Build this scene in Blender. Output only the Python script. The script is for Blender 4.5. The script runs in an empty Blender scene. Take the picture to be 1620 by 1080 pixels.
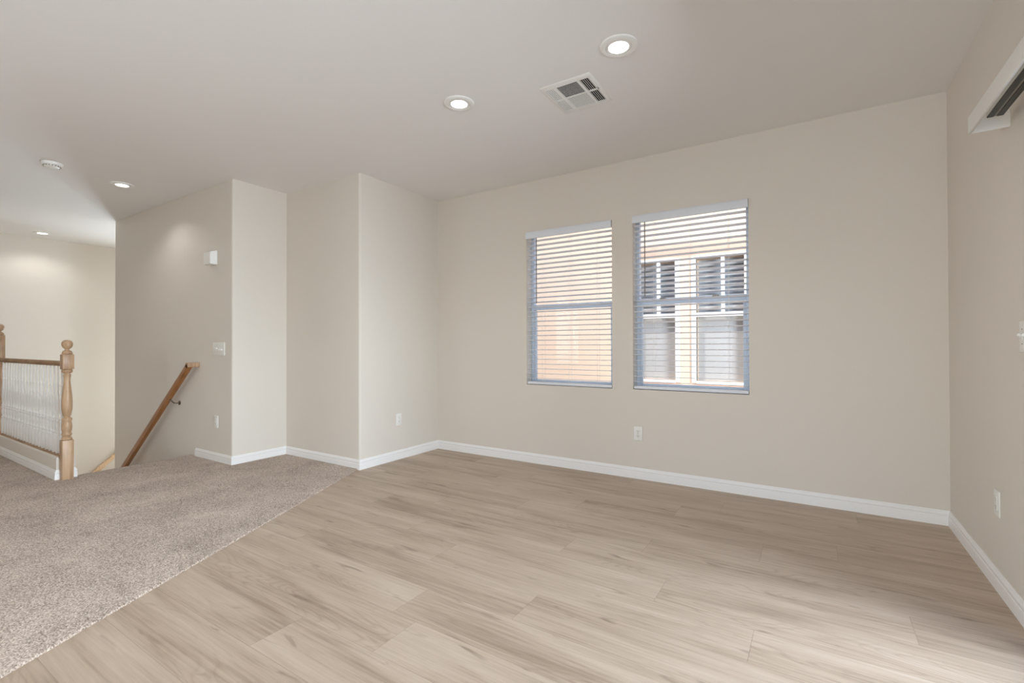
import bpy, bmesh, math, random
from mathutils import Vector, Matrix, noise

random.seed(7)
SC = bpy.context.scene
COL = SC.collection
R = math.radians

# ------------------------------------------------------------------ camera
F_PX, YAW, PITCH, ROLL, CAM_H = 748.852, .5677, .0076, -.0027, 1.1424


def cam_axis(u, v, w):
    c, s = math.cos(ROLL), math.sin(ROLL)
    u, v = c * u + s * v, -s * u + c * v
    c, s = math.cos(PITCH), math.sin(PITCH)
    v, w = c * v - s * w, s * v + c * w
    c, s = math.cos(YAW), math.sin(YAW)
    return Vector((c * u - s * w, s * u + c * w, -v))


cam = bpy.data.cameras.new('camera')
cam.sensor_fit = 'HORIZONTAL'
cam.sensor_width = 36.0
cam.lens = F_PX / 1620 * 36
cam.clip_start = .02
cam_o = bpy.data.objects.new('camera', cam)
COL.objects.link(cam_o)
ax, ay, az = cam_axis(1, 0, 0), -cam_axis(0, 1, 0), -cam_axis(0, 0, 1)
cam_o.matrix_world = Matrix(((ax.x, ay.x, az.x, 0), (ax.y, ay.y, az.y, 0), (ax.z, ay.z, az.z, CAM_H), (0, 0, 0, 1)))
SC.camera = cam_o

# ------------------------------------------------------------------ measures
YB, XR, XL, YC, XD, YS, XF, XFAR, H = 3.9953, .7176, -3.5269, 2.9204, -4.6743, 2.3712, -7.5231, -9.6014, 2.74
Y0 = -5.0          # wall behind the camera
T = .15            # wall thickness
NOSE = -5.47       # top of the stairs
CURB_Y0, CURB_Y1, CURB_X = 1.312, 1.432, -5.4235
BASE_H = .092


# ------------------------------------------------------------------ exposure, sky, sun, daylight
SC.view_settings.view_transform = 'Standard'
SC.view_settings.look = 'None'
SC.view_settings.gamma = 1
SC.view_settings.exposure = 0.0
SC.view_settings.use_curve_mapping = False
try:
    SC.cycles.use_denoising = True
    SC.cycles.denoiser = 'OPENIMAGEDENOISE'
    SC.cycles.max_bounces = 12
    SC.cycles.diffuse_bounces = 8
    SC.cycles.sample_clamp_indirect = 6
except Exception:
    pass

SKY_STRENGTH, SUN_STRENGTH = .34, 1.95
SLIDER_W, STAIR_W = 775, 176
LAMP_W = 10.5
HALL_W = 150
NEAR_W = 122

world = bpy.data.worlds.new('sky')
SC.world = world
world.use_nodes = True
wn = world.node_tree.nodes
wl = world.node_tree.links
wn.clear()
sky = wn.new('ShaderNodeTexSky')
sky.sky_type = 'NISHITA'
sky.sun_disc = False
sky.sun_elevation = R(56)
sky.sun_rotation = R(215)
bg = wn.new('ShaderNodeBackground')
bg.inputs['Strength'].default_value = SKY_STRENGTH
wo = wn.new('ShaderNodeOutputWorld')
wl.new(sky.outputs[0], bg.inputs[0])
wl.new(bg.outputs[0], wo.inputs[0])


def light(name, kind, loc, direction, energy, color=(1, 1, 1), parent=None, **kw):
    d = bpy.data.lights.new(name, kind)
    d.energy = energy
    d.color = color
    for k, v in kw.items():
        setattr(d, k, v)
    o = bpy.data.objects.new(name, d)
    COL.objects.link(o)
    o.location = loc
    o.rotation_euler = Vector(direction).to_track_quat('-Z', 'Y').to_euler()
    if parent:
        o.parent = parent
    return o


light('sun', 'SUN', (-6, -10, 14), (.42, .62, -.95), SUN_STRENGTH, (1, .95, .88), angle=R(.6))
# daylight at glass door and stair window; rear and hall ones added, unseen
light('daylight_at_glass_door', 'AREA', (3.7, 2.5, 1.3), (-1, 0, 0), SLIDER_W, (.78, .90, 1.02), shape='RECTANGLE', size=3.2, size_y=2.4)
light('daylight_at_added_rear_door', 'AREA', (-.45, -5.5, 1.25), (-.05, 1, -.05), NEAR_W, (.84, .935, 1.02), shape='RECTANGLE', size=1.9, size_y=2.2)
light('daylight_at_added_hall_window', 'AREA', (-5.55, -2.6, 1.5), (1, .1, .0), HALL_W, (.84, .935, 1.02), shape='RECTANGLE', size=2.2, size_y=1.7)
light('daylight_at_stair_window', 'AREA', (XFAR - .35, 3.62, .35), (1, -.1, .3), STAIR_W, (.80, .91, 1), shape='RECTANGLE', size=.7, size_y=1.5)

# ------------------------------------------------------------------ materials
def mat(name):
    m = bpy.data.materials.new(name)
    m.use_nodes = True
    n = m.node_tree.nodes
    n.clear()
    out = n.new('ShaderNodeOutputMaterial')
    b = n.new('ShaderNodeBsdfPrincipled')
    m.node_tree.links.new(b.outputs[0], out.inputs[0])
    return m, n, m.node_tree.links, b


def node(n, l, kind, ins=None, **kw):
    o = n.new(kind)
    for k, v in kw.items():
        setattr(o, k, v)
    for k, v in (ins or {}).items():
        s = o.inputs[k]
        if hasattr(v, 'is_linked') or isinstance(v, bpy.types.NodeSocket):
            l.new(v, s)
        else:
            s.default_value = v
    return o


def M(n, l, op, a, b=0.0, c=None):
    ins = {0: a, 1: b}
    if c is not None:
        ins[2] = c
    return node(n, l, 'ShaderNodeMath', ins, operation=op).outputs[0]


def lin(r, g, b):
    f = lambda x: (x / 255 / 12.92) if x / 255 <= .04045 else ((x / 255 + .055) / 1.055) ** 2.4
    return (f(r), f(g), f(b), 1)


def simple(name, col, rough=.5, spec=.4, metal=0.0, noise_amt=.03, scale=30, bump=0.0, bump_scale=200):
    m, n, l, b = mat(name)
    tc = node(n, l, 'ShaderNodeTexCoord')
    nz = node(n, l, 'ShaderNodeTexNoise', {'Vector': tc.outputs['Object'], 'Scale': scale, 'Detail': 3.0})
    lo = tuple(c * (1 - noise_amt) for c in col[:3]) + (1,)
    hi = tuple(min(1, c * (1 + noise_amt)) for c in col[:3]) + (1,)
    mx = node(n, l, 'ShaderNodeMix', {0: nz.outputs[0], 6: lo, 7: hi}, data_type='RGBA')
    l.new(mx.outputs[2], b.inputs['Base Color'])
    b.inputs['Roughness'].default_value = rough
    b.inputs['Specular IOR Level'].default_value = spec
    b.inputs['Metallic'].default_value = metal
    if bump:
        nb = node(n, l, 'ShaderNodeTexNoise', {'Vector': tc.outputs['Object'], 'Scale': bump_scale, 'Detail': 2.0})
        bp = node(n, l, 'ShaderNodeBump', {'Height': nb.outputs[0], 'Strength': bump, 'Distance': .002})
        l.new(bp.outputs[0], b.inputs['Normal'])
    return m


WALL = simple('wall_paint', lin(219, 212, 202), .62, .25, 0, .012, 1.5, .12, 140)
CEIL = simple('ceiling_paint', lin(234, 232, 230), .75, .2, 0, .01, 1.2, .15, 110)
TRIM = simple('white_trim_paint', lin(238, 237, 235), .38, .4, 0, .01, 8)
WHITE = simple('white_plastic', lin(236, 235, 231), .35, .45, 0, .01, 20)
PLATE = simple('plate_plastic', lin(233, 232, 227), .38, .45, 0, .01, 20)
SLAT = simple('blind_slat', lin(224, 228, 235), .42, .4, 0, .012, 12)
VINYL = simple('window_vinyl_sky_tint', lin(208, 221, 236), .35, .4, 0, .01, 12)  # white vinyl with the blue of the skylight put into its colour
DARK = simple('slot_black', lin(40, 38, 36), .6, .3)
DUCT = simple('duct_shade_black', lin(22, 21, 20), .8, .1)
BLACKT = simple('track_black', lin(40, 36, 32), .4, .4)
TRACKG = simple('track_grey_metal', lin(150, 143, 132), .35, .5, .6)
WAND = simple('wand_grey', lin(120, 116, 112), .3, .5)
CORD = simple('blind_cord', lin(236, 234, 230), .8, .2)
NICKEL = simple('satin_nickel', lin(150, 146, 140), .2, .5, 1.0)
STUCCO = simple('peach_stucco', lin(237, 210, 183), .9, .15, 0, .05, 3, .6, 60)
STUCCO_BAND = simple('peach_stucco_band', lin(226, 186, 160), .9, .15, 0, .05, 3, .6, 60)
HTRIM = simple('house_trim_white', lin(246, 242, 234), .6, .3, 0, .02, 8)
HBLIND = simple('house_blind', lin(198, 194, 188), .6, .3, 0, .03, 5)
HPANE = simple('house_pane', lin(180, 187, 196), .12, .6, 0, .06, 1.3)
GROUND = simple('yard_gravel', lin(176, 164, 148), .95, .1, 0, .12, 30)
ROOFT = simple('roof_tile', lin(150, 108, 84), .85, .2, 0, .15, 9)


def lens_mat():
    m, n, l, b = mat('lamp_lens')
    b.inputs['Base Color'].default_value = (1, 1, 1, 1)
    b.inputs['Emission Color'].default_value = (1, .98, .94, 1)
    b.inputs['Emission Strength'].default_value = 5.0
    b.inputs['Roughness'].default_value = .4
    return m


LENS = lens_mat()


def glass_mat(name='clear_glass', tint=(1, 1, 1, 1)):
    m = bpy.data.materials.new(name)
    m.use_nodes = True
    n, l = m.node_tree.nodes, m.node_tree.links
    n.clear()
    out = n.new('ShaderNodeOutputMaterial')
    tr = node(n, l, 'ShaderNodeBsdfTransparent', {0: tint})
    gl = node(n, l, 'ShaderNodeBsdfGlossy', {'Roughness': .01})
    fr = node(n, l, 'ShaderNodeFresnel', {'IOR': 1.45})
    f2 = M(n, l, 'MULTIPLY', fr.outputs[0], .15)
    mx = node(n, l, 'ShaderNodeMixShader', {0: f2, 1: tr.outputs[0], 2: gl.outputs[0]})
    l.new(mx.outputs[0], out.inputs[0])
    return m


GLASS = glass_mat()


def wood_mat(name, dark, mid, light_, axis='Z', rough=.38, scale=1.0):
    """Straight-grained stained wood with the grain along one object axis."""
    m, n, l, b = mat(name)
    tc = node(n, l, 'ShaderNodeTexCoord')
    k = {'X': (2.0, 28, 28), 'Y': (28, 2.0, 28), 'Z': (28, 28, 2.0)}[axis]
    mp = node(n, l, 'ShaderNodeMapping', {'Vector': tc.outputs['Object'], 'Scale': tuple(x * scale for x in k)})
    n1 = node(n, l, 'ShaderNodeTexNoise', {'Vector': mp.outputs[0], 'Scale': 1.6, 'Detail': 6.0, 'Roughness': .62, 'Distortion': .6})
    n2 = node(n, l, 'ShaderNodeTexNoise', {'Vector': tc.outputs['Object'], 'Scale': 7.0 * scale, 'Detail': 2.0})
    f = M(n, l, 'ADD', M(n, l, 'MULTIPLY', n1.outputs[0], .72), M(n, l, 'MULTIPLY', n2.outputs[0], .28))
    cr = node(n, l, 'ShaderNodeValToRGB', {0: f})
    e = cr.color_ramp.elements
    e[0].position, e[0].color = .33, dark
    e[1].position, e[1].color = .66, light_
    x = e.new(.5)
    x.color = mid
    l.new(cr.outputs[0], b.inputs['Base Color'])
    b.inputs['Roughness'].default_value = rough
    b.inputs['Specular IOR Level'].default_value = .4
    bp = node(n, l, 'ShaderNodeBump', {'Height': n1.outputs[0], 'Strength': .1, 'Distance': .001})
    l.new(bp.outputs[0], b.inputs['Normal'])
    return m


OAK = wood_mat('light_oak', lin(150, 118, 88), lin(184, 152, 120), lin(198, 168, 136), 'Z')
OAK_X = wood_mat('light_oak_rail', lin(128, 98, 68), lin(160, 126, 92), lin(178, 146, 110), 'X', .55)
STAIN = wood_mat('stained_oak', lin(112, 66, 28), lin(150, 98, 52), lin(172, 118, 70), 'X', .35)
OAK_Y = wood_mat('light_oak_far_rail', lin(190, 156, 118), lin(216, 184, 148), lin(228, 200, 166), 'Y')
ROW_W, ROW_Y, PLANK = .2272, .987, 1.524


def plank_mat():
    m, n, l, b = mat('oak_plank_floor')
    tc = node(n, l, 'ShaderNodeTexCoord')
    sp = node(n, l, 'ShaderNodeSeparateXYZ', {0: tc.outputs['Object']})
    X, Y = sp.outputs[0], sp.outputs[1]
    ry = M(n, l, 'DIVIDE', M(n, l, 'SUBTRACT', Y, ROW_Y), ROW_W)
    row = M(n, l, 'FLOOR', ry)
    fy = M(n, l, 'FRACT', ry)
    # where each row of planks starts, as seen in the room; other rows run on at random
    known = {0: -1.82, 1: -1.396, 3: -1.07, 4: -.21, 5: -.61, 6: .33, 9: .10}
    ramp = node(n, l, 'ShaderNodeValToRGB', {0: M(n, l, 'DIVIDE', M(n, l, 'ADD', row, 30.5), 60.0)})
    ramp.color_ramp.interpolation = 'CONSTANT'
    e = ramp.color_ramp.elements
    rng = random.Random(3)
    rows = list(range(-10, 15))
    e[0].position = 0
    e.remove(e[1])
    for r in rows:
        v = (known[r] / PLANK) % 1.0 if r in known else rng.random()
        e.new((r + 30.0) / 60.0).color = (v, v, v, 1)
    u = M(n, l, 'SUBTRACT', M(n, l, 'DIVIDE', X, PLANK), ramp.outputs[0])
    idx = M(n, l, 'FLOOR', u)
    fx = M(n, l, 'FRACT', u)
    idv = node(n, l, 'ShaderNodeCombineXYZ', {0: idx, 1: row, 2: 4.7})
    wn_ = node(n, l, 'ShaderNodeTexWhiteNoise', {0: idv.outputs[0]}, noise_dimensions='3D')
    ids = node(n, l, 'ShaderNodeSeparateColor', {0: wn_.outputs[1]})
    r1, r2, r3 = ids.outputs[0], ids.outputs[1], ids.outputs[2]

    def coords(sx, sy, kx=31.0, ky=17.0):
        return node(n, l, 'ShaderNodeCombineXYZ', {0: M(n, l, 'ADD', M(n, l, 'MULTIPLY', X, sx), M(n, l, 'MULTIPLY', r1, kx)),
                                                   1: M(n, l, 'ADD', M(n, l, 'MULTIPLY', Y, sy), M(n, l, 'MULTIPLY', r2, ky)), 2: M(n, l, 'MULTIPLY', r3, 9.0)}).outputs[0]
    fine = node(n, l, 'ShaderNodeTexNoise', {'Vector': coords(3.2, 90), 'Scale': 1.0, 'Detail': 5.0, 'Roughness': .6})
    broad = node(n, l, 'ShaderNodeTexNoise', {'Vector': coords(1.1, 9.0), 'Scale': 1.0, 'Detail': 4.0, 'Roughness': .55, 'Distortion': .5})
    rings = node(n, l, 'ShaderNodeTexNoise', {'Vector': coords(1.0, 5.5, 51, 23), 'Scale': 1.0, 'Detail': 1.6, 'Distortion': .25})
    cath = M(n, l, 'ABSOLUTE', M(n, l, 'SUBTRACT', M(n, l, 'FRACT', M(n, l, 'MULTIPLY', rings.outputs[0], 26.0)), .5))   # 0..0.5
    cath = M(n, l, 'POWER', M(n, l, 'MULTIPLY', cath, 2.0), 3.0)
    cmask = node(n, l, 'ShaderNodeMapRange', {0: node(n, l, 'ShaderNodeTexNoise', {'Vector': coords(.8, 4.0, 11, 77), 'Scale': 1.0, 'Detail': 1.0}).outputs[0], 1: .5, 2: .66, 3: 0.0, 4: 1.0}).outputs[0]
    knots = node(n, l, 'ShaderNodeTexNoise', {'Vector': coords(3.6, 19.0, 71, 41), 'Scale': 1.0, 'Detail': 2.5, 'Distortion': .8})
    kmask = node(n, l, 'ShaderNodeMapRange', {0: knots.outputs[0], 1: .635, 2: .78, 3: 0.0, 4: 1.0}).outputs[0]
    f = M(n, l, 'ADD', M(n, l, 'MULTIPLY', broad.outputs[0], .62), M(n, l, 'MULTIPLY', fine.outputs[0], .38))
    f = M(n, l, 'ADD', f, M(n, l, 'MULTIPLY', M(n, l, 'SUBTRACT', r3, .5), .075))
    cr = node(n, l, 'ShaderNodeValToRGB', {0: f})
    e = cr.color_ramp.elements
    e[0].position, e[0].color = .30, lin(152, 133, 114)
    e[1].position, e[1].color = .68, lin(202, 185, 167)
    x = e.new(.48)
    x.color = lin(184, 165, 146)
    c1 = node(n, l, 'ShaderNodeMix', {0: M(n, l, 'MULTIPLY', M(n, l, 'MULTIPLY', cath, cmask), .34), 6: cr.outputs[0], 7: lin(140, 119, 98)}, data_type='RGBA').outputs[2]
    c2 = node(n, l, 'ShaderNodeMix', {0: M(n, l, 'MULTIPLY', kmask, .6), 6: c1, 7: lin(112, 94, 76)}, data_type='RGBA').outputs[2]
    # seams
    dy = M(n, l, 'MULTIPLY', M(n, l, 'MINIMUM', fy, M(n, l, 'SUBTRACT', 1.0, fy)), ROW_W)
    dx = M(n, l, 'MULTIPLY', M(n, l, 'MINIMUM', fx, M(n, l, 'SUBTRACT', 1.0, fx)), PLANK)
    d = M(n, l, 'MINIMUM', dx, dy)
    seam = node(n, l, 'ShaderNodeMapRange', {0: d, 1: .0004, 2: .0022, 3: 1.0, 4: 0.0}).outputs[0]
    c3 = node(n, l, 'ShaderNodeMix', {0: M(n, l, 'MULTIPLY', seam, .32), 6: c2, 7: lin(120, 98, 76)}, data_type='RGBA').outputs[2]
    l.new(c3, b.inputs['Base Color'])
    b.inputs['Specular IOR Level'].default_value = .35
    rg = node(n, l, 'ShaderNodeMapRange', {0: fine.outputs[0], 3: .40, 4: .54})
    l.new(rg.outputs[0], b.inputs['Roughness'])
    hgt = M(n, l, 'SUBTRACT', M(n, l, 'MULTIPLY', fine.outputs[0], .25), seam)
    bp = node(n, l, 'ShaderNodeBump', {'Height': hgt, 'Strength': .16, 'Distance': .0015})
    l.new(bp.outputs[0], b.inputs['Normal'])
    return m


def carpet_mat():
    m, n, l, b = mat('cut_pile_carpet')
    tc = node(n, l, 'ShaderNodeTexCoord')
    v = tc.outputs['Object']
    a = node(n, l, 'ShaderNodeTexNoise', {'Vector': v, 'Scale': 150.0, 'Detail': 2.5, 'Roughness': .65})
    a2 = node(n, l, 'ShaderNodeTexVoronoi', {'Vector': v, 'Scale': 190.0})
    bg_ = node(n, l, 'ShaderNodeTexNoise', {'Vector': v, 'Scale': 2.6, 'Detail': 5.0, 'Roughness': .6, 'Distortion': .8})
    f = M(n, l, 'ADD', M(n, l, 'MULTIPLY', a.outputs[0], .80), M(n, l, 'MULTIPLY', bg_.outputs[0], .20))
    f = M(n, l, 'SUBTRACT', f, M(n, l, 'MULTIPLY', a2.outputs[0], .10))
    cr = node(n, l, 'ShaderNodeValToRGB', {0: f})
    e = cr.color_ramp.elements
    e[0].position, e[0].color = .30, lin(112, 97, 84)
    e[1].position, e[1].color = .62, lin(232, 216, 200)
    x = e.new(.45)
    x.color = lin(182, 165, 150)
    l.new(cr.outputs[0], b.inputs['Base Color'])
    b.inputs['Roughness'].default_value = .97
    b.inputs['Specular IOR Level'].default_value = .08
    b.inputs['Sheen Weight'].default_value = .15
    hb = M(n, l, 'SUBTRACT', a.outputs[0], M(n, l, 'MULTIPLY', a2.outputs[0], .5))
    bp = node(n, l, 'ShaderNodeBump', {'Height': hb, 'Strength': .8, 'Distance': .006})
    l.new(bp.outputs[0], b.inputs['Normal'])
    return m


PLANKS = plank_mat()
CARPET = carpet_mat()


# ------------------------------------------------------------------ mesh helpers
class MB:
    def __init__(self):
        self.bm = bmesh.new()

    def poly(self, pts):
        return self.bm.faces.new([self.bm.verts.new(p) for p in pts])

    def box(self, x0, x1, y0, y1, z0, z1, bevel=0.0, seg=2, mtx=None):
        x0, x1 = min(x0, x1), max(x0, x1)
        y0, y1 = min(y0, y1), max(y0, y1)
        z0, z1 = min(z0, z1), max(z0, z1)
        vs = [self.bm.verts.new(p) for p in ((x0, y0, z0), (x1, y0, z0), (x1, y1, z0), (x0, y1, z0), (x0, y0, z1), (x1, y0, z1), (x1, y1, z1), (x0, y1, z1))]
        fs = [self.bm.faces.new([vs[i] for i in q]) for q in ((3, 2, 1, 0), (4, 5, 6, 7), (0, 1, 5, 4), (1, 2, 6, 5), (2, 3, 7, 6), (3, 0, 4, 7))]
        if bevel:
            es = list({e for f in fs for e in f.edges})
            r = bmesh.ops.bevel(self.bm, geom=es, offset=bevel, segments=seg, profile=.5, affect='EDGES')
            vs = [v for v in r['verts']]
            vs = list({v for f in r['faces'] for v in f.verts})
        if mtx:
            for v in vs:
                v.co = mtx @ v.co
        return vs

    def prism(self, pts, axis, a, b, caps=True):
        """A 2-D outline (counter-clockwise) swept along an axis from a to b."""
        def P(p, t):
            return {'X': (t, p[0], p[1]), 'Y': (p[0], t, p[1]), 'Z': (p[0], p[1], t)}[axis]
        A = [self.bm.verts.new(P(p, a)) for p in pts]
        B = [self.bm.verts.new(P(p, b)) for p in pts]
        n = len(pts)
        fs = []
        for i in range(n):
            j = (i + 1) % n
            fs.append(self.bm.faces.new((A[i], A[j], B[j], B[i])))
        if caps:
            fs.append(self.bm.faces.new(A[::-1]))
            fs.append(self.bm.faces.new(B))
        return fs

    def lathe(self, prof, seg=32, centre=(0, 0), cap=True):
        """prof: (radius, z) pairs from bottom to top."""
        rings = []
        for r, z in prof:
            rings.append([self.bm.verts.new((centre[0] + r * math.cos(2 * math.pi * k / seg), centre[1] + r * math.sin(2 * math.pi * k / seg), z)) for k in range(seg)])
        for a, b in zip(rings, rings[1:]):
            for k in range(seg):
                self.bm.faces.new((a[k], a[(k + 1) % seg], b[(k + 1) % seg], b[k]))
        if cap:
            self.bm.faces.new(rings[0][::-1])
            self.bm.faces.new(rings[-1])

    def tube(self, pts, r, seg=10):
        pts = [Vector(p) for p in pts]
        rings = []
        for i, p in enumerate(pts):
            t = (pts[min(i + 1, len(pts) - 1)] - pts[max(i - 1, 0)]).normalized()
            a = t.cross(Vector((0, 0, 1)))
            if a.length < 1e-3:
                a = t.cross(Vector((1, 0, 0)))
            a.normalize()
            c = a.cross(t)
            rr = r[i] if isinstance(r, (list, tuple)) else r
            rings.append([self.bm.verts.new(p + rr * (math.cos(2 * math.pi * k / seg) * a + math.sin(2 * math.pi * k / seg) * c)) for k in range(seg)])
        for a, b in zip(rings, rings[1:]):
            for k in range(seg):
                self.bm.faces.new((a[k], a[(k + 1) % seg], b[(k + 1) % seg], b[k]))
        self.bm.faces.new(rings[0][::-1])
        self.bm.faces.new(rings[-1])

    def build(self, name, material, parent=None, smooth=30, merge=False):
        bm = self.bm
        if merge:
            bmesh.ops.remove_doubles(bm, verts=bm.verts, dist=1e-5)
        bmesh.ops.recalc_face_normals(bm, faces=bm.faces)
        me = bpy.data.meshes.new(name)
        bm.to_mesh(me)
        bm.free()
        me.materials.append(material)
        if smooth:
            for p in me.polygons:
                p.use_smooth = True
            me.set_sharp_from_angle(angle=R(smooth))
        o = bpy.data.objects.new(name, me)
        COL.objects.link(o)
        if parent:
            o.parent = parent
        return o


def empty(name, loc=(0, 0, 0), rz=0.0):
    o = bpy.data.objects.new(name, None)
    COL.objects.link(o)
    o.location = loc
    o.rotation_euler = (0, 0, rz)
    o.empty_display_size = .1
    return o


def tag(o, label, cat, group=None):
    o['label'] = label
    o['category'] = cat
    if group:
        o['group'] = group
    return o


def struct(o):
    o['kind'] = 'structure'
    return o


def copy_tree(o, parent=None):
    kids = list(o.children)
    c = o.copy()
    COL.objects.link(c)
    if parent:
        c.parent = parent
    for k in kids:
        copy_tree(k, c)
    return c


def wall_with_holes(name, axis, face, back, a0, a1, z0, z1, holes, material=None):
    """A wall slab across `axis` ('X': runs along x at y=face; 'Y': runs along y at x=face) with rectangular openings."""
    mb = MB()
    ca = sorted({a0, a1, *[h[0] for h in holes], *[h[1] for h in holes]})
    cz = sorted({z0, z1, *[h[2] for h in holes], *[h[3] for h in holes]})

    def P(a, d, z):
        return (a, d, z) if axis == 'X' else (d, a, z)

    def solid(i, j):
        if not (0 <= i < len(ca) - 1 and 0 <= j < len(cz) - 1):
            return False
        m, k = (ca[i] + ca[i + 1]) / 2, (cz[j] + cz[j + 1]) / 2
        return not any(h[0] < m < h[1] and h[2] < k < h[3] for h in holes)
    for i in range(len(ca) - 1):
        for j in range(len(cz) - 1):
            if not solid(i, j):
                continue
            A, B, Z0, Z1 = ca[i], ca[i + 1], cz[j], cz[j + 1]
            for d in (face, back):
                mb.poly([P(A, d, Z0), P(B, d, Z0), P(B, d, Z1), P(A, d, Z1)])
            for di, dj, q in ((-1, 0, (A, A, Z0, Z1)), (1, 0, (B, B, Z0, Z1)), (0, -1, (A, B, Z0, Z0)), (0, 1, (A, B, Z1, Z1))):
                if not solid(i + di, j + dj):
                    p, q_, r, s = q
                    if di:
                        mb.poly([P(p, face, r), P(p, back, r), P(p, back, s), P(p, face, s)])
                    else:
                        mb.poly([P(p, face, r), P(q_, face, r), P(q_, back, r), P(p, back, r)])
    return struct(mb.build(name, material or WALL, merge=True))


def arc(cx, cy, r, a0, a1, n=6):
    return [(cx + r * math.cos(R(a0 + (a1 - a0) * i / n)), cy + r * math.sin(R(a0 + (a1 - a0) * i / n))) for i in range(n + 1)]


# ------------------------------------------------------------------ the room shell
WIN = [(-2.378, -1.500, .757, 2.247), (-1.313, -.414, .760, 2.252)]
wall_with_holes('wall_back', 'X', YB, YB + T, XL - .02, XR + T, -.2, H, WIN)
DOOR = (.74, 2.58, -.001, 2.04)
wall_with_holes('wall_right', 'Y', XR, XR + T, Y0 - T, YB, -.2, H, [(DOOR[0], DOOR[1], 0.0, DOOR[3])])
wall_with_holes('wall_front', 'X', Y0, Y0 - T, -5.15, XR, -.2, H, [(-1.4, .5, .02, 2.2)])  # opening added to let in the rear daylight
wall_with_holes('wall_far', 'Y', XFAR, XFAR - T, Y0, YB + T, -3.0, H, [(3.25, 3.93, -.4, 1.2)])
wall_with_holes('wall_hall_added', 'Y', -5.0, -5.15, Y0, -1.2, -.2, H, [(-3.7, -1.5, .6, 2.35)])  # unseen wing wall and opening, added to bring window light closer
wall_with_holes('wall_hall_added', 'X', -1.2, -1.35, XFAR, -5.15, -.2, H, [])
wall_with_holes('wall_stair_end', 'X', YB, YB + T, XFAR, XF, -3.0, H, [])

# the closet block that juts into the room, with bullnose outside corners
BR = .02
mb = MB()
pts = [(XL, YB + .01)] + [(XF + .12, YB + .01), (XF + .12, YS + .12)]
pts += [(XF, YS + .12), (XF, YS)]
pts += arc(XD - BR, YS + BR, BR, -90, 0)
pts += [(XD, YC)]
pts += arc(XL - BR, YC + BR, BR, -90, 0)
mb.prism(pts, 'Z', 0, H)
struct(mb.build('wall_left', WALL))
mb = MB()
mb.box(XF, NOSE, YS, YS + .12, -3.0, 0)
struct(mb.build('wall_stair', WALL))
mb = MB()
mb.box(XF, XF + .12, YS + .12, YB, -3.0, 0)
struct(mb.build('wall_stair.001', WALL))
mb = MB()
mb.box(XFAR - T, XR + T, Y0 - T, YB + T, H, H + .12)
struct(mb.build('ceiling', CEIL))

# floor: the diagonal line where carpet meets planks
EA, EB = Vector((-3.5469, YC - .0)), Vector((-2.365, .431))
EDIR = (EB - EA).normalized()
t_end = (Y0 - EA.y) / EDIR.y
EEND = EA + EDIR * t_end
mb = MB()
mb.prism([(EA.x - .05, YC + .1), (XL - .05, YB + .02), (XR + .02, YB + .02), (XR + .02, Y0), (EEND.x - .05, Y0)][::-1], 'Z', -.2, 0)
struct(mb.build('floor', PLANKS))

mb = MB()
rng = random.Random(11)
edge = []
N = 420
for i in range(N + 1):
    p = EA + EDIR * (t_end * i / N)
    nrm = Vector((-EDIR.y, EDIR.x))
    w = .0035 * noise.noise(Vector((i * .9, 3.1, 0))) + .002 * (rng.random() - .5)
    edge.append((p.x + nrm.x * w, p.y + nrm.y * w))
rim = [(XD + .001, YC), (XD + .001, YS), (NOSE + .05, YS), (NOSE + .05, 1.44), (XFAR, 1.44), (XFAR, -1.2), (-5.0, -1.2), (-5.0, Y0)]
CT = .011


def inset(p, d):
    nrm = Vector((EDIR.y, -EDIR.x))
    return (p[0] + nrm.x * d, p[1] + nrm.y * d)


nsign = 1 if (inset((0, 0), 1)[0] < 0) else -1
rings_e = []
for d, z in ((0, -.0005), (0, .005), (.002, .009), (.006, CT)):
    rings_e.append([mb.bm.verts.new((*inset(p, nsign * d), z + (.0012 * noise.noise(Vector((i * 1.7, z * 900, 1))) if z > .004 else 0))) for i, p in enumerate(edge)])
for a, b in zip(rings_e, rings_e[1:]):
    for i in range(N):
        mb.bm.faces.new((a[i], a[i + 1], b[i + 1], b[i]))
top = rings_e[-1]
rimv = [mb.bm.verts.new((x, y, CT)) for x, y in rim]
mb.bm.faces.new(top + rimv[::-1])
rimb = [mb.bm.verts.new((x, y, -.2)) for x, y in rim]
allr = rimv + []
for i in range(len(rim) - 1):
    mb.bm.faces.new((rimv[i], rimv[i + 1], rimb[i + 1], rimb[i]))
carpet = struct(mb.build('floor_carpet', CARPET, smooth=50))

# stairs going down along the stair wall, and the landing below
mb = MB()
RISE, RUN = .187, .254
prof = []
n_st = 8
x, z = NOSE, CT
prof = arc(NOSE + .02 - .014, CT - .014, .014, 90, 180, 5)
prof = [(NOSE + .05, CT)] + prof
for k in range(n_st):
    z -= RISE
    prof.append((x - .008, z))
    x -= RUN
    if k < n_st - 1:
        prof += arc(x + .002, z - .014, .014, 90, 180, 5)
prof += [(XFAR, z), (XFAR, z - .2), (NOSE + .05, z - .2)]
mb.prism(prof, 'Y', 1.44, YS)
mb.box(XFAR, XF, YS, YB, z - .2, z)
struct(mb.build('floor_stairs', CARPET, smooth=40))
LAND = z

# curb (knee wall) that carries the railing
mb = MB()
cp = [(CURB_Y0, CT - .011), (CURB_Y1, CT - .011)] + arc(CURB_Y1 - .014, .186 - .014 + .014, .014, 0, 90, 4) + arc(CURB_Y0 + .014, .186, .014, 90, 180, 4)
mb.prism(cp, 'X', XFAR, CURB_X)
struct(mb.build('wall_curb', WALL))
mb = MB()
mb.box(XFAR, NOSE + .03, CURB_Y1 - .06, CURB_Y1, -3.0, 0)
struct(mb.build('wall_stair.002', WALL))

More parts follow.
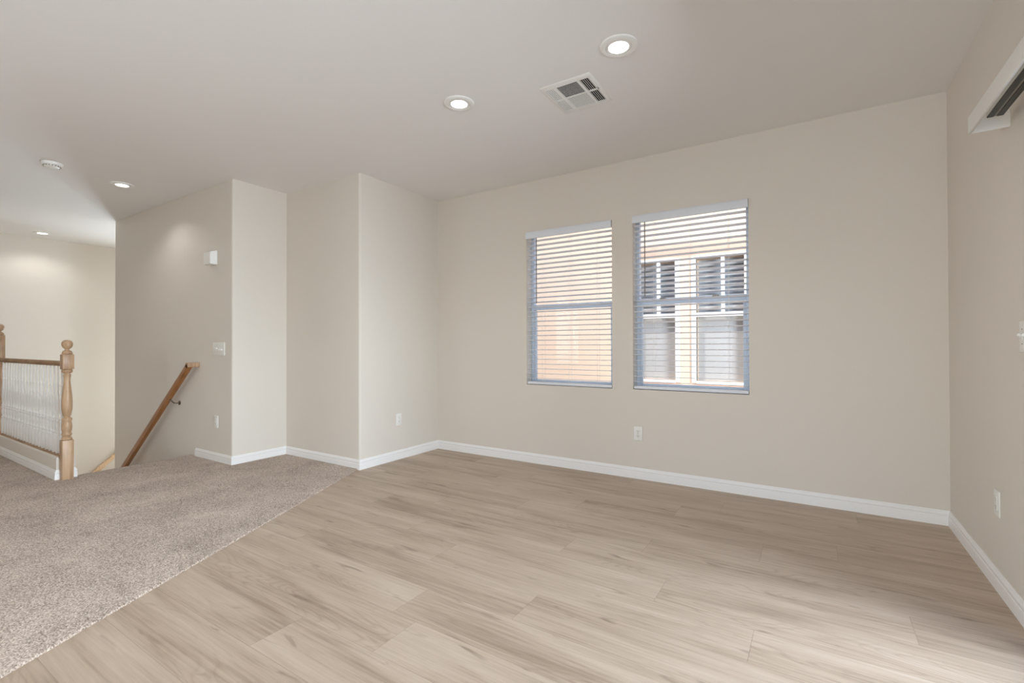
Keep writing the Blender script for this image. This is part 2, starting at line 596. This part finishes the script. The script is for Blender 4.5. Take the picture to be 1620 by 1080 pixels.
# ------------------------------------------------------------------ baseboards
BPROF = [(0, 0), (.0135, 0), (.0135, .052), (.0128, .056), (.0105, .058), (.0105, .062), (.0125, .066), (.0122, .074), (.010, .079), (.0065, .084), (.006, .088), (.004, BASE_H), (0, BASE_H)]


def baseboard(name, path, i, z0=0.0, cap=(True, True)):
    """The i-th straight run of a polyline, mitred to its neighbours; the room lies to the path's right."""
    p = [Vector(q) for q in path]

    def nrm(k):
        d = (p[k + 1] - p[k]).normalized()
        return Vector((d.y, -d.x))

    def mitre(k):
        if k == 0:
            return nrm(0)
        if k == len(p) - 1:
            return nrm(k - 1)
        a, b = nrm(k - 1), nrm(k)
        m = (a + b).normalized()
        return m / max(m.dot(a), .2)
    mb = MB()
    rows = []
    for k in (i, i + 1):
        m = mitre(k)
        rows.append([mb.bm.verts.new((p[k].x + m.x * d, p[k].y + m.y * d, z0 + z)) for d, z in BPROF])
    n = len(BPROF)
    for a in range(n):
        b = (a + 1) % n
        mb.bm.faces.new((rows[0][a], rows[0][b], rows[1][b], rows[1][a]))
    mb.bm.faces.new(rows[0])
    mb.bm.faces.new(rows[1][::-1])
    return struct(mb.build(name, TRIM, smooth=35))


run = [(-5.383, YS), (XD, YS), (XD, YC), (XL, YC), (XL, YB), (XR, YB), (XR, 2.66)]
for i, nm in enumerate(['baseboard_stair', 'baseboard_recess', 'baseboard_closet', 'baseboard_left', 'baseboard_back', 'baseboard_right']):
    baseboard(nm, run, i, 0.0)
crun = [(XFAR, CURB_Y0), (CURB_X, CURB_Y0), (CURB_X, CURB_Y1), (NOSE + .008, CURB_Y1)]
baseboard('baseboard_curb', crun, 0, .0)
baseboard('baseboard_curb.001', crun, 1, .0)
baseboard('baseboard_curb.002', crun, 2, .0)

# ------------------------------------------------------------------ windows
for wi, (x0, x1, z0, z1) in enumerate(WIN):
    w = struct(empty('window_%d' % (wi + 1), ((x0 + x1) / 2, YB + .10, z0)))
    hw, hh = (x1 - x0) / 2, z1 - z0
    mb = MB()
    fw, fb = .028, .020
    for a in ((-hw, -hw + fw, 0, hh), (hw - fw, hw, 0, hh), (-hw + fw, hw - fw, 0, fb), (-hw + fw, hw - fw, hh - fw, hh)):
        mb.box(a[0], a[1], 0, .05, a[2], a[3], .003)
    mb.build('window_frame', VINYL, w)
    zm = 1.515 - z0
    mb = MB()
    mb.box(-hw + fw, hw - fw, -.002, .032, zm - .027, zm + .023, .004)
    mb.box(-hw + fw, hw - fw, -.006, .0, zm + .008, zm + .016, .002)
    mr = mb.build('meeting_rail', VINYL, w)
    for lx in ((-.22, .20) if wi else ()):
        mb = MB()
        mb.box(lx - .025, lx + .025, -.012, -.001, zm + .014, zm + .027, .003)
        mb.build('sash_lock', TRACKG, w)
    mb = MB()
    sw = .024
    for a in ((-hw + fw, -hw + fw + sw, fb, zm - .03), (hw - fw - sw, hw - fw, fb, zm - .03), (-hw + fw + sw, hw - fw - sw, fb, fb + .026)):
        mb.box(a[0], a[1], .004, .03, a[2], a[3], .003)
    mb.build('lower_sash', VINYL, w)
    mb = MB()
    mb.box(-hw + fw + .016, hw - fw - .016, .016, .020, fb + .016, zm)
    mb.build('lower_pane', GLASS, w, 0)
    mb = MB()
    mb.box(-hw + fw - .01, hw - fw + .01, .036, .040, zm - .01, hh - fw + .01)
    mb.build('upper_pane', GLASS, w, 0)

# blinds in the two window openings
SL_D, SL_T, PITCH_S, TILT = .050, .003, .0462, R(6.5)


def make_blind(x0, x1, z0, z1, label, wand_x):
    w = x1 - x0
    hh = z1 - z0
    t = tag(empty('window_blind', ((x0 + x1) / 2, YB + .03, z0)), label, 'blind', 'horizontal blinds in the two windows')
    hw = w / 2 - .002
    mb = MB()
    vp = [(-.046, hh - .068), (-.030, hh - .068), (-.030, hh - .001), (-.040, hh - .001), (-.045, hh - .008), (-.048, hh - .02), (-.048, hh - .058)]
    mb.prism(vp, 'X', -hw, hw)
    mb.build('valance', SLAT, t, 25)
    mb = MB()
    mb.box(-hw + .006, hw - .006, -.024, .028, hh - .044, hh - .004, .003)
    mb.build('head_rail', SLAT, t)
    mb = MB()
    top = hh - .088
    n = int((top - .058) / PITCH_S) + 1
    rng = random.Random(int(label.__len__()))
    for k in range(n):
        zc = top - k * PITCH_S
        tl = TILT + R(rng.uniform(-.8, .8))
        c, s = math.cos(tl), math.sin(tl)
        prof = []
        for a, b, crown in ((-.5, .5, 0), (-.25, .5, .0012), (0, .5, .0016), (.25, .5, .0012), (.5, .5, 0), (.5, -.5, 0), (.25, -.5, .0012), (0, -.5, .0016), (-.25, -.5, .0012), (-.5, -.5, 0)):
            yy, zz = a * SL_D, b * SL_T + crown
            prof.append((yy * c + zz * s, zc - yy * s + zz * c))
        mb.prism(prof[::-1], 'X', -hw + .004, hw - .004)
    mb.build('slats', SLAT, t, 40)
    mb = MB()
    mb.box(-hw + .003, hw - .003, -.026, .026, .005, .030, .004)
    mb.build('bottom_rail', SLAT, t)
    for fx in (-.30, .02, .34):
        mb = MB()
        for yy in (-.0275, .0275):
            mb.tube([(fx * w, yy, .03), (fx * w, yy, hh - .045)], .0011, 6)
        mb.build('ladder_cord', CORD, t)
    mb = MB()
    wx = wand_x - (x0 + x1) / 2
    mb.tube([(wx, -.034, hh - .065), (wx, -.035, hh - .69), (wx, -.035, hh - .70)], [.0042, .0042, .003], 8)
    mb.build('tilt_wand', WAND, t)
    return t


make_blind(*WIN[0], 'narrower white slatted blind in the window nearer the closet corner', -2.262)
make_blind(*WIN[1], 'wider white slatted blind above the wall outlet, house windows showing through', -1.206)

# the house next door, seen through the blinds
NY = 7.2
hs = tag(empty('neighboring_house', (-2.5, NY, -3.0)), 'peach stucco house with white trimmed windows seen through the window blinds', 'house')


def hx(x):
    return x + 2.5


mb = MB()
holes = [(-2.30, -1.725, .62, 2.38), (-1.43, -.80, .62, 2.38)]
ca = [-9.0, -2.30, -1.725, -1.43, -.80, 4.0]
for i in range(5):
    A, B = hx(ca[i]), hx(ca[i + 1])
    if i in (1, 3):
        mb.box(A, B, 0, .25, 0, 3.62)
        mb.box(A, B, 0, .25, 5.38, 6.2)
    else:
        mb.box(A, B, 0, .25, 0, 6.2)
mb.build('stucco_wall', STUCCO, hs, 0)
mb = MB()
mb.box(hx(-2.45), hx(-.65), -.03, 0, 5.46, 5.62, .008)
mb.build('window_head_band', STUCCO_BAND, hs)
mb = MB()
mb.box(hx(-2.45), hx(-.65), -.04, 0, 3.46, 3.56, .008)
mb.build('window_sill_band', STUCCO_BAND, hs)
mb = MB()
mb.box(hx(-9), hx(4), -.12, 3, 6.2, 6.35)
mb.build('eave', HTRIM, hs, 0)
mb = MB()
mb.prism([(-.14, 6.35), (3.2, 6.35), (3.2, 8.0)], 'X', hx(-9.2), hx(4.2))
mb.build('roof', ROOFT, hs, 0)
for (x0, x1, z0, z1) in holes:
    a, b, c, d = hx(x0), hx(x1), z0 + 3, z1 + 3
    mb = MB()
    tw = .066
    for q in ((a - tw, a, c - .03, d + .03), (b, b + tw, c - .03, d + .03), (a, b, d, d + .05), (a, b, c - .05, c), (a, b, 4.54, 4.60), ((a + b) / 2 + .02, (a + b) / 2 + .06, 4.6, d)):
        mb.box(q[0], q[1], -.022, .06, q[2], q[3], .004)
    wt = mb.build('window_trim', HTRIM, hs)
    mb = MB()
    mb.box(a - .01, b + .01, .062, .068, c - .01, d + .01)
    mb.build('window_pane', GLASS, hs, 0)
    mb = MB()
    mb.box(a, b, .12, .122, c, 4.62)
    zz = 4.66
    while zz < d - .02:
        mb.box(a, b, .12, .122, zz, zz + .042)
        zz += .078
    mb.build('window_shade_slats', HBLIND, hs, 0)
    mb = MB()
    mb.box(a - .02, b + .02, .2, .24, c - .02, d + .02)
    mb.build('window_backing', HPANE, hs, 0)
mb = MB()
mb.box(-14, 8, YB + T, 12, -3.25, -3.0)
struct(mb.build('ground', GROUND))

# ------------------------------------------------------------------ sliding glass door in the right wall, stair window, unseen rear and hall windows added for light
d1 = struct(empty('door_1', (XR + .07, DOOR[0], 0)))
dl, dh = DOOR[1] - DOOR[0], DOOR[3]
mb = MB()
for q in ((0, .04, 0, dh), (dl - .04, dl, 0, dh), (.04, dl - .04, dh - .04, dh), (.04, dl - .04, 0, .03)):
    mb.box(0, .075, q[0], q[1], q[2], q[3], .003)
mb.build('door_frame', VINYL, d1)
for k in range(2):
    mb = MB()
    a, b = (.04, dl / 2 + .03) if k == 0 else (dl / 2 - .03, dl - .04)
    xo = .008 if k == 0 else .042
    for q in ((a, a + .06, .03, dh - .04), (b - .06, b, .03, dh - .04), (a + .06, b - .06, .03, .11), (a + .06, b - .06, dh - .11, dh - .04)):
        mb.box(xo, xo + .028, q[0], q[1], q[2], q[3], .003)
    p = mb.build('door_panel', VINYL, d1)
    mb = MB()
    mb.box(xo + .012, xo + .016, a + .04, b - .04, .09, dh - .09)
    mb.build('door_pane', GLASS, p, 0)
for nm, (x0, x1, z0, z1), y, dy in (('window_3', (-1.4, .5, .02, 2.2), Y0 - .11, .05), ('window_4', (3.25, 3.93, -.4, 1.2), XFAR - .11, .05), ('window_5', (-3.7, -1.5, .6, 2.35), -5.11, .05)):
    w = struct(empty(nm, ((x0 + x1) / 2, y, z0)) if nm == 'window_3' else empty(nm, (y, (x0 + x1) / 2, z0), R(90)))
    hw, hh = (x1 - x0) / 2, z1 - z0
    mb = MB()
    for q in ((-hw, -hw + .05, 0, hh), (hw - .05, hw, 0, hh), (-hw + .05, hw - .05, 0, .05), (-hw + .05, hw - .05, hh - .05, hh), (-.025, .025, .05, hh - .05)):
        mb.box(q[0], q[1], 0, dy, q[2], q[3], .003)
    mb.build('window_frame', VINYL, w)
    mb = MB()
    mb.box(-hw + .04, hw - .04, .02, .024, .04, hh - .04)
    mb.build('window_pane', GLASS, w, 0)

# ------------------------------------------------------------------ valance and track of the vertical blind over the glass door
VX, VY1, VY0, VZ0, VZ1 = XR - .133, 2.865, .42, 2.074, 2.148
t = tag(empty('vertical_blind_track', (XR, (VY0 + VY1) / 2, VZ0)), 'white boxed valance with black track mounted high on the door wall', 'blind track')
vl = (VY1 - VY0) / 2
vh = VZ1 - VZ0
mb = MB()
mb.box(-.133, -.124, -vl, vl, 0, vh, .0015)
mb.build('valance', WHITE, t)
for s in (1, -1):
    mb = MB()
    mb.box(-.124, 0, s * vl, s * (vl - .008), 0, vh, .0015)
    mb.build('valance_return', WHITE, t)
mb = MB()
mb.box(-.085, -.028, -vl + .03, vl - .045, .047, .072, .002)
hr = mb.build('head_rail', WHITE, t)
mb = MB()
for a, b in ((-.083, -.062), (-.052, -.031)):
    mb.box(a, b, -vl + .032, vl - .047, .041, .0475, .001)
mb.build('track_channel', BLACKT, hr)
mb = MB()
mb.box(-.062, -.052, -vl + .032, vl - .047, .043, .0475, .001)
mb.build('track_lip', TRACKG, hr)

# ------------------------------------------------------------------ ceiling: lamps, air vent, smoke alarm
def downlight(x, y, label, lamp=True, tilt=0):
    t = tag(empty('downlight', (x, y, H)), label, 'ceiling light', 'recessed ceiling lights')
    mb = MB()
    prof = [(.0665, -.004), (.068, -.0095), (.074, -.0115), (.090, -.0105), (.098, -.006), (.1, 0)]
    mb.lathe(prof, 48, cap=False)
    mb.build('trim_ring', WHITE, t, 40)
    mb = MB()
    mb.lathe([(.0535, -.0012), (.0540, -.0085), (.0600, -.0102), (.0660, -.0085), (.0668, -.002)], 48, cap=False)
    mb.build('gimbal_ring', WHITE, t, 40)
    mb = MB()
    mb.lathe([(.0001, -.0052), (.03, -.0050), (.0535, -.0035)], 40, cap=False)
    mb.build('lens', LENS, t, 40)
    light('lamp', 'SPOT', (0, 0, -.03), (0, 0, -1), LAMP_W, (1, .99, .98), t, spot_size=R(138), spot_blend=.55, shadow_soft_size=.055)
    return t


downlight(-.871, 2.434, 'recessed round ceiling light nearest the door wall beside the air vent')
downlight(-1.965, 2.440, 'recessed round ceiling light between the air vent and the closet corner')
downlight(-5.764, 1.867, 'recessed round ceiling light beside the stair wall near the smoke alarm')
downlight(-9.165, 2.060, 'recessed round ceiling light close to the far stairwell wall')

downlight(-.871, -.35, 'added unseen ceiling light above the open room beside the glass door')  # lamps out of view from here on, added to even the light
downlight(-1.965, -.35, 'added unseen ceiling light in the middle of the open room')
downlight(-.871, -3.0, 'added unseen ceiling light at the back of the open room near the door wall')
downlight(-1.965, -3.0, 'added unseen ceiling light at the back of the open room beyond the camera')
downlight(-5.764, -.4, 'added unseen ceiling light over the carpeted hall')

VXC, VYC, VW, VD = -1.267, 2.760, .342, .378
t = tag(empty('air_vent', (VXC, VYC, H)), 'white square ceiling air vent with louvred sections between two ceiling lights', 'vent')
mb = MB()
ix, iy = .144, .150
fr = [(0, 0), (.006, -.002), (.012, -.006), (.030, -.0085)]
outer = [(-VW / 2, -VD / 2), (VW / 2, -VD / 2), (VW / 2, VD / 2), (-VW / 2, VD / 2)]
loops = []
for dx, z in ((0, 0), (.004, -.004), (.012, -.007)):
    loops.append([mb.bm.verts.new((math.copysign(VW / 2 - dx, x), math.copysign(VD / 2 - dx, y), z)) for x, y in outer])
loops.append([mb.bm.verts.new((math.copysign(ix, x), math.copysign(iy, y), -.008)) for x, y in outer])
loops.append([mb.bm.verts.new((math.copysign(ix, x), math.copysign(iy, y), -.0005)) for x, y in outer])
for a, b in zip(loops, loops[1:]):
    for k in range(4):
        mb.bm.faces.new((a[k], a[(k + 1) % 4], b[(k + 1) % 4], b[k]))
mb.box(-ix - .001, ix + .001, -.006, .003, -.0087, -.001)
for xx in (-.0785, .077):
    mb.box(xx - .0085, xx + .0085, -iy - .001, iy + .001, -.0081, -.0011)
mb.build('vent_frame', WHITE, t, 30)
mb = MB()
mb.box(-ix, ix, -iy, iy, -.0012, -.0004)  # black sheet standing in for the unlit depth of the duct
mb.build('duct_shade_sheet', DUCT, t, 0)


def louvres(x0, x1, y0, y1, n, axis, lean, m=.0042, th=.0008):
    """Blades across a section; lean > 0 moves the lower edge to +."""
    mb = MB()
    for k in range(n):
        f = (k + .5) / n
        if axis == 'Y':      # blades run along y
            c = x0 + (x1 - x0) * f
            a = Matrix.Translation((c, (y0 + y1) / 2, -.0048)) @ Matrix.Rotation(lean, 4, 'Y')
            mb.box(-th, th, -(y1 - y0) / 2, (y1 - y0) / 2, -m, m, mtx=a)
        else:
            c = y0 + (y1 - y0) * f
            a = Matrix.Translation(((x0 + x1) / 2, c, -.0048)) @ Matrix.Rotation(lean, 4, 'X')
            mb.box(-(x1 - x0) / 2, (x1 - x0) / 2, -th, th, -m, m, mtx=a)
    return mb.build('louvre_slats', WHITE, t, 0)


for (y0, y1) in ((-iy, -.006), (.003, iy)):
    louvres(-ix, -.087, y0, y1, 5, 'Y', R(50), .0037)
    louvres(.0855, ix, y0, y1, 5, 'Y', R(-42), .0034)
louvres(-.070, .0685, -iy, -.006, 12, 'X', R(-57))
louvres(-.070, .0685, .003, iy, 12, 'X', R(34), .0025)
mb = MB()
mb.box(ix + .007, ix + .009, -.024, .002, -.011, -.007, .0004)
mb.build('damper_lever', BLACKT, t)

t = tag(empty('smoke_alarm', (-5.596, 1.316, H)), 'round white smoke alarm on the hall ceiling', 'smoke alarm')
mb = MB()
mb.lathe([(.0001, -.040), (.03, -.040), (.046, -.037), (.053, -.033), (.055, -.028)], 40, cap=False)
mb.lathe([(.060, -.026), (.068, -.022), (.073, -.010), (.074, 0)], 40, cap=False)
mb.lathe([(.055, -.028), (.0575, -.0265), (.060, -.026)], 40, cap=False)
mb.build('alarm_body', WHITE, t, 35)
mb = MB()
for k in range(18):
    a = 2 * math.pi * k / 18
    mb.box(-.004, .004, .0565, .060, -.034, -.0255, mtx=Matrix.Rotation(a, 4, 'Z'))
mb.build('alarm_grille', TRACKG, t, 0)
mb = MB()
mb.lathe([(.0001, -.0435), (.010, -.0430), (.012, -.040)], 20, (.012, -.014), cap=False)
mb.build('test_button', WHITE, t, 40)

# ------------------------------------------------------------------ outlets, switches, door chime
def plate_mesh(w, h, parent, name='cover_plate', depth=.006):
    mb = MB()
    mb.box(-w / 2, w / 2, -depth, 0, -h / 2, h / 2, .0025, 3)
    return mb.build(name, PLATE, parent, 40)


def rotz_for(face):      # things are built facing -y
    return {'-Y': 0, '+X': R(90), '-X': R(-90)}[face]


def duplex(loc, face, label):
    t = tag(empty('wall_outlet', loc, rotz_for(face)), label, 'outlet', 'wall outlets')
    plate_mesh(.076, .120, t)
    for s in (1, -1):
        mb = MB()
        mb.box(-.0165, .0165, -.0078, -.005, s * .0195 - .0145, s * .0195 + .0145, .003, 3)
        rc = mb.build('receptacle', PLATE, t, 40)
        mb = MB()
        z = s * .0195
        mb.box(-.0078, -.0052, -.0082, -.0076, z - .001, z + .0078)
        mb.box(.0052, .0078, -.0082, -.0076, z, z + .0068)
        mb.box(-.0026, .0026, -.0082, -.0076, z - .0092, z - .0045)
        mb.build('socket_holes', DARK, rc, 0)
    mb = MB()
    mb.tube([(0, -.0055, 0), (0, -.0072, 0)], .0032, 10)
    mb.build('plate_screw', TRACKG, t)
    return t


def decora(loc, face, label):
    t = tag(empty('wall_outlet', loc, rotz_for(face)), label, 'outlet', 'wall outlets')
    plate_mesh(.076, .120, t)
    mb = MB()
    mb.box(-.0168, .0168, -.0082, -.005, -.0335, .0335, .002, 2)
    rc = mb.build('receptacle', PLATE, t, 40)
    mb = MB()
    for z in (.018, -.018):
        mb.box(-.0078, -.0056, -.0086, -.008, z - .001, z + .0075)
        mb.box(.0056, .0078, -.0086, -.008, z, z + .0068)
        mb.box(-.0024, .0024, -.0086, -.008, z - .009, z - .0048)
    mb.build('socket_holes', TRACKG, rc, 0)
    return t


duplex((-1.2705, YB, .384), '-Y', 'white duplex wall outlet under the wider window')
decora((XL, 3.404, .399), '+X', 'white wall outlet on the narrow closet side wall beside the window wall')
decora((-4.970, YS, .397), '-Y', 'white wall outlet beneath the wide switch plate on the stair wall')
decora((XR, 3.076, .402), '-X', 'white wall outlet low on the door wall by the baseboard')


def switch(loc, face, gangs, label, w, ups):
    t = tag(empty('light_switch', loc, rotz_for(face)), label, 'light switch', 'wall switch plates')
    plate_mesh(w, .126, t, 'switch_plate', .0065)
    for k in range(gangs):
        x = (k - (gangs - 1) / 2) * .046
        mb = MB()
        mb.box(x - .0055, x + .0055, -.0085, -.006, -.0125, .0125, .001)
        h = mb.build('toggle_slot', PLATE, t)
        mb = MB()
        s = 1 if ups[k] else -1
        mb.box(-.0045, .0045, -.015, 0, -.0055, .0055, .0015, 2, Matrix.Translation((x, -.007, s * .003)) @ Matrix.Rotation(R(-24 * s), 4, 'X'))
        mb.build('toggle', WHITE, t, 40)
        for z in (.030, -.030):
            mb = MB()
            mb.tube([(x, -.006, z), (x, -.0075, z)], .003, 8)
            mb.build('plate_screw', TRACKG, t)
    return t


switch((-4.9215, YS, 1.112), '-Y', 4, 'wide white switch plate with four toggles on the stair wall', .228, (1, 1, 0, 0))
switch((XR, 2.703, 1.171), '-X', 2, 'white toggle switch plate on the door wall below the valance', .117, (1, 1))

t = tag(empty('door_chime', (-5.027, YS, 2.012)), 'small white door chime box high on the stair wall above the switch plate', 'door chime')
mb = MB()
bk = [(-.070, 0, -.068), (.070, 0, -.068), (.070, 0, .073), (-.070, 0, .073)]
ft = [(-.068, -.066, -.066), (.068, -.066, -.066), (.068, -.066, .052), (-.068, -.066, .052)]
A = [mb.bm.verts.new(p) for p in bk]
B = [mb.bm.verts.new(p) for p in ft]
for k in range(4):
    mb.bm.faces.new((A[k], A[(k + 1) % 4], B[(k + 1) % 4], B[k]))
mb.bm.faces.new(A)
mb.bm.faces.new(B)
bmesh.ops.bevel(mb.bm, geom=list(mb.bm.edges), offset=.004, segments=2, affect='EDGES')
mb.build('chime_cover', WHITE, t, 40)
mb = MB()
for k in range(7):
    z = -.052 + k * .0145
    mb.box(-.052, .052, -.0668, -.064, z, z + .005, .0008)
mb.build('chime_grille_slats', PLATE, t, 0)

# ------------------------------------------------------------------ railing over the stairs
NX, NY_ = -5.385, 1.368


def newel(x, label, block0, block1, dz, w=.075):
    t = tag(empty('newel_post', (x, NY_, CT if x > -6 else .186)), label, 'newel post', 'oak newel posts')
    z0 = CT if x > -6 else .186

    def Z(z):
        return z - z0
    h = w / 2
    mb = MB()
    mb.box(-h, h, -h, h, 0, Z(.345), .003)
    mb.build('base_block', OAK, t, 30)
    mb = MB()
    prof = [(.034, .345), (.049, .349), (.046, .360), (.036, .369), (.032, .373), (.038, .380), (.0445, .387), (.0445, .395), (.039, .403), (.0385, .410), (.0445, .432), (.0465, .461), (.044, .482), (.038, .497), (.042, .505),
            (.0460, .516), (.044, .527), (.032, .534), (.026, .541), (.029, .549), (.036, .557), (.0455, .607), (.0475, .640), (.0470, .670), (.0445, .705), (.0375, .765), (.031, .820), (.0280, .850), (.029, .872), (.034, .895), (.0365, .900), (.027, .904), (.0265, .911), (.038, .916), (.0465, .924), (.047, .934), (.043, .944), (.036, .947)]
    s = (block0) / .947
    prof = [(r * .77, Z(.345 + (zz - .345) * (block0 - .345) / (.947 - .345))) for r, zz in prof]
    mb.lathe(prof, 40)
    mb.build('turned_shaft', OAK, t, 40)
    mb = MB()
    mb.box(-h, h, -h, h, Z(block0), Z(block1), .003)
    mb.build('upper_block', OAK, t, 30)
    mb = MB()
    prof = [(.034, 1.074), (.0445, 1.077), (.0470, 1.083), (.0445, 1.089), (.0415, 1.0905), (.0425, 1.095), (.038, 1.101), (.029, 1.105), (.022, 1.1085), (.0185, 1.114), (.0185, 1.119), (.025, 1.1225), (.0365, 1.1305), (.0450, 1.142), (.0492, 1.156), (.0485, 1.168), (.0445, 1.1785), (.0370, 1.187), (.0265, 1.193), (.0130, 1.1962), (.0001, 1.197)]
    mb.lathe([(r * .77, Z(zz + dz)) for r, zz in prof], 40, cap=False)
    mb.build('ball_finial', OAK, t, 40)
    return t


newel(NX, 'turned oak newel post standing on the carpet at the head of the stairs', .947, 1.074, 0.0)
newel(-7.60, 'taller oak newel post at the distant end of the white railing', .955, 1.268, .194)

RX0, RX1 = -7.60 + .0387, NX - .0387
t = tag(empty('stair_railing', ((RX0 + RX1) / 2, NY_ - .006, .186)), 'oak railing with white turned balusters between the two newel posts', 'railing')
hl = (RX1 - RX0) / 2
mb = MB()
rp = [(-.012, .786), (.012, .786), (.014, .796), (.022, .800), (.026, .812), (.022, .824), (.010, .830), (-.010, .830), (-.022, .824), (-.026, .812), (-.022, .800), (-.014, .796)]
mb.prism(rp, 'X', -hl, hl)
mb.build('handrail', OAK_X, t, 30)
mb = MB()
mb.prism([(-.035, .012 - .012), (.035, 0), (.035, .012), (.029, .020), (-.029, .020), (-.035, .012)], 'X', RX0 - (RX0 + RX1) / 2, CURB_X - (RX0 + RX1) / 2)
mb.build('shoe_rail', OAK_X, t, 30)


def baluster_mb():
    mb = MB()
    q = .0125
    mb.box(-q, q, -q, q, .020, .168, .0015)
    zs = [(.013, .168), (.0165, .172), (.0165, .180), (.0105, .186), (.0150, .192), (.0165, .198), (.0165, .206), (.011, .214), (.0105, .220), (.0140, .235), (.0155, .255), (.0140, .278), (.0112, .290), (.0165, .297), (.0165, .307), (.0105, .314), (.0150, .320), (.0155, .328), (.0100, .336),
          (.0108, .350), (.0140, .385), (.0155, .420), (.0140, .470), (.0105, .540), (.0080, .600), (.0105, .607), (.0118, .613), (.0105, .619), (.0072, .626), (.0086, .645), (.0082, .700), (.0074, .788)]
    mb.lathe([(r * .80, zz) for r, zz in zs], 20)
    return mb


first = None
k = 0
x = -5.496
while x > RX0 + .05:
    if first is None:
        first = baluster_mb().build('baluster', TRIM, t, 40)
        o = first
    else:
        o = first.copy()
        COL.objects.link(o)
        o.parent = t
    o.location = (x - (RX0 + RX1) / 2, .0, 0)
    x -= .1008

# ------------------------------------------------------------------ handrails on the stairwell walls
def rail_section(parent, name, p0, p1, up, side, w, h, material):
    """A rounded rectangular bar from p0 to p1, its mesh grain along the local x."""
    p0, p1 = Vector(p0), Vector(p1)
    d = (p1 - p0)
    L = d.length
    X = d.normalized()
    Yv = Vector(side).normalized()
    Zv = X.cross(Yv)
    mb = MB()
    b = .010
    pr = []
    for cx, cz, a in ((w / 2 - b, h / 2 - b, 0), (-w / 2 + b, h / 2 - b, 90), (-w / 2 + b, -h / 2 + b, 180), (w / 2 - b, -h / 2 + b, 270)):
        pr += arc(cx, cz, b, a, a + 90, 3)
    mb.prism(pr, 'X', 0, L)
    o = mb.build(name, material, parent, 30)
    o.matrix_local = Matrix(((X.x, Yv.x, Zv.x, p0.x), (X.y, Yv.y, Zv.y, p0.y), (X.z, Yv.z, Zv.z, p0.z), (0, 0, 0, 1)))
    return o


def bracket(parent, wall_p, rail_p, normal):
    n = Vector(normal)
    w, r = Vector(wall_p), Vector(rail_p)
    mb = MB()
    mb.tube([w, w + n * .006], .030 * .8, 16)
    mid = Vector((w.x + n.x * .055, w.y + n.y * .055, w.z + .004))
    e = Vector((w.x + n.x * .075, w.y + n.y * .075, w.z + .024))
    mb.tube([w + n * .004, w + n * .03 + Vector((0, 0, -.002)), mid, e, r], [.0075, .0065, .0065, .0065, .0065], 10)
    return mb.build('rail_bracket', NICKEL, parent, 40)


t = tag(empty('stair_handrail', (-5.35, YS, .9)), 'stained oak handrail sloping down the stair wall from below the switch plate', 'handrail')
hy = -.085
sl = .767
top_x, top_z = -5.335, .945          # centre line of the upper end
Lx = 2.75
rail_section(t, 'rail_bar', (top_x + 5.35 - Lx, hy, top_z - .9 - Lx * sl), (top_x + 5.35, hy, top_z - .9), 0, (0, 1, 0), .045, .062, STAIN)
rail_section(t, 'wall_return', (top_x + 5.35 - .003, hy - .0225, top_z - .9 + .004), (top_x + 5.35 - .003, 0, top_z - .9 + .004), 0, (1, 0, 0), .055, .045, OAK)
for bx in (-5.775, -7.1):
    zr = top_z - (top_x - bx) * sl
    bracket(t, (bx + 5.35 + .03, 0, zr - .9 - .075), (bx + 5.35, hy, zr - .9 - .03), (0, -1, 0))

t = tag(empty('stair_handrail', (XFAR, 2.9, -.7)), 'pale oak handrail low on the far stairwell wall, partly hidden by the carpeted floor edge', 'handrail')
s2 = .92
rail_section(t, 'rail_bar', (.065, -1.25, -1.2 * s2), (.065, .32, .32 * s2 - .03), 0, (1, 0, 0), .045, .06, OAK_Y)
bracket(t, (0, -.5, -.5 * s2 - .10), (.065, -.5, -.5 * s2 - .04), (1, 0, 0))
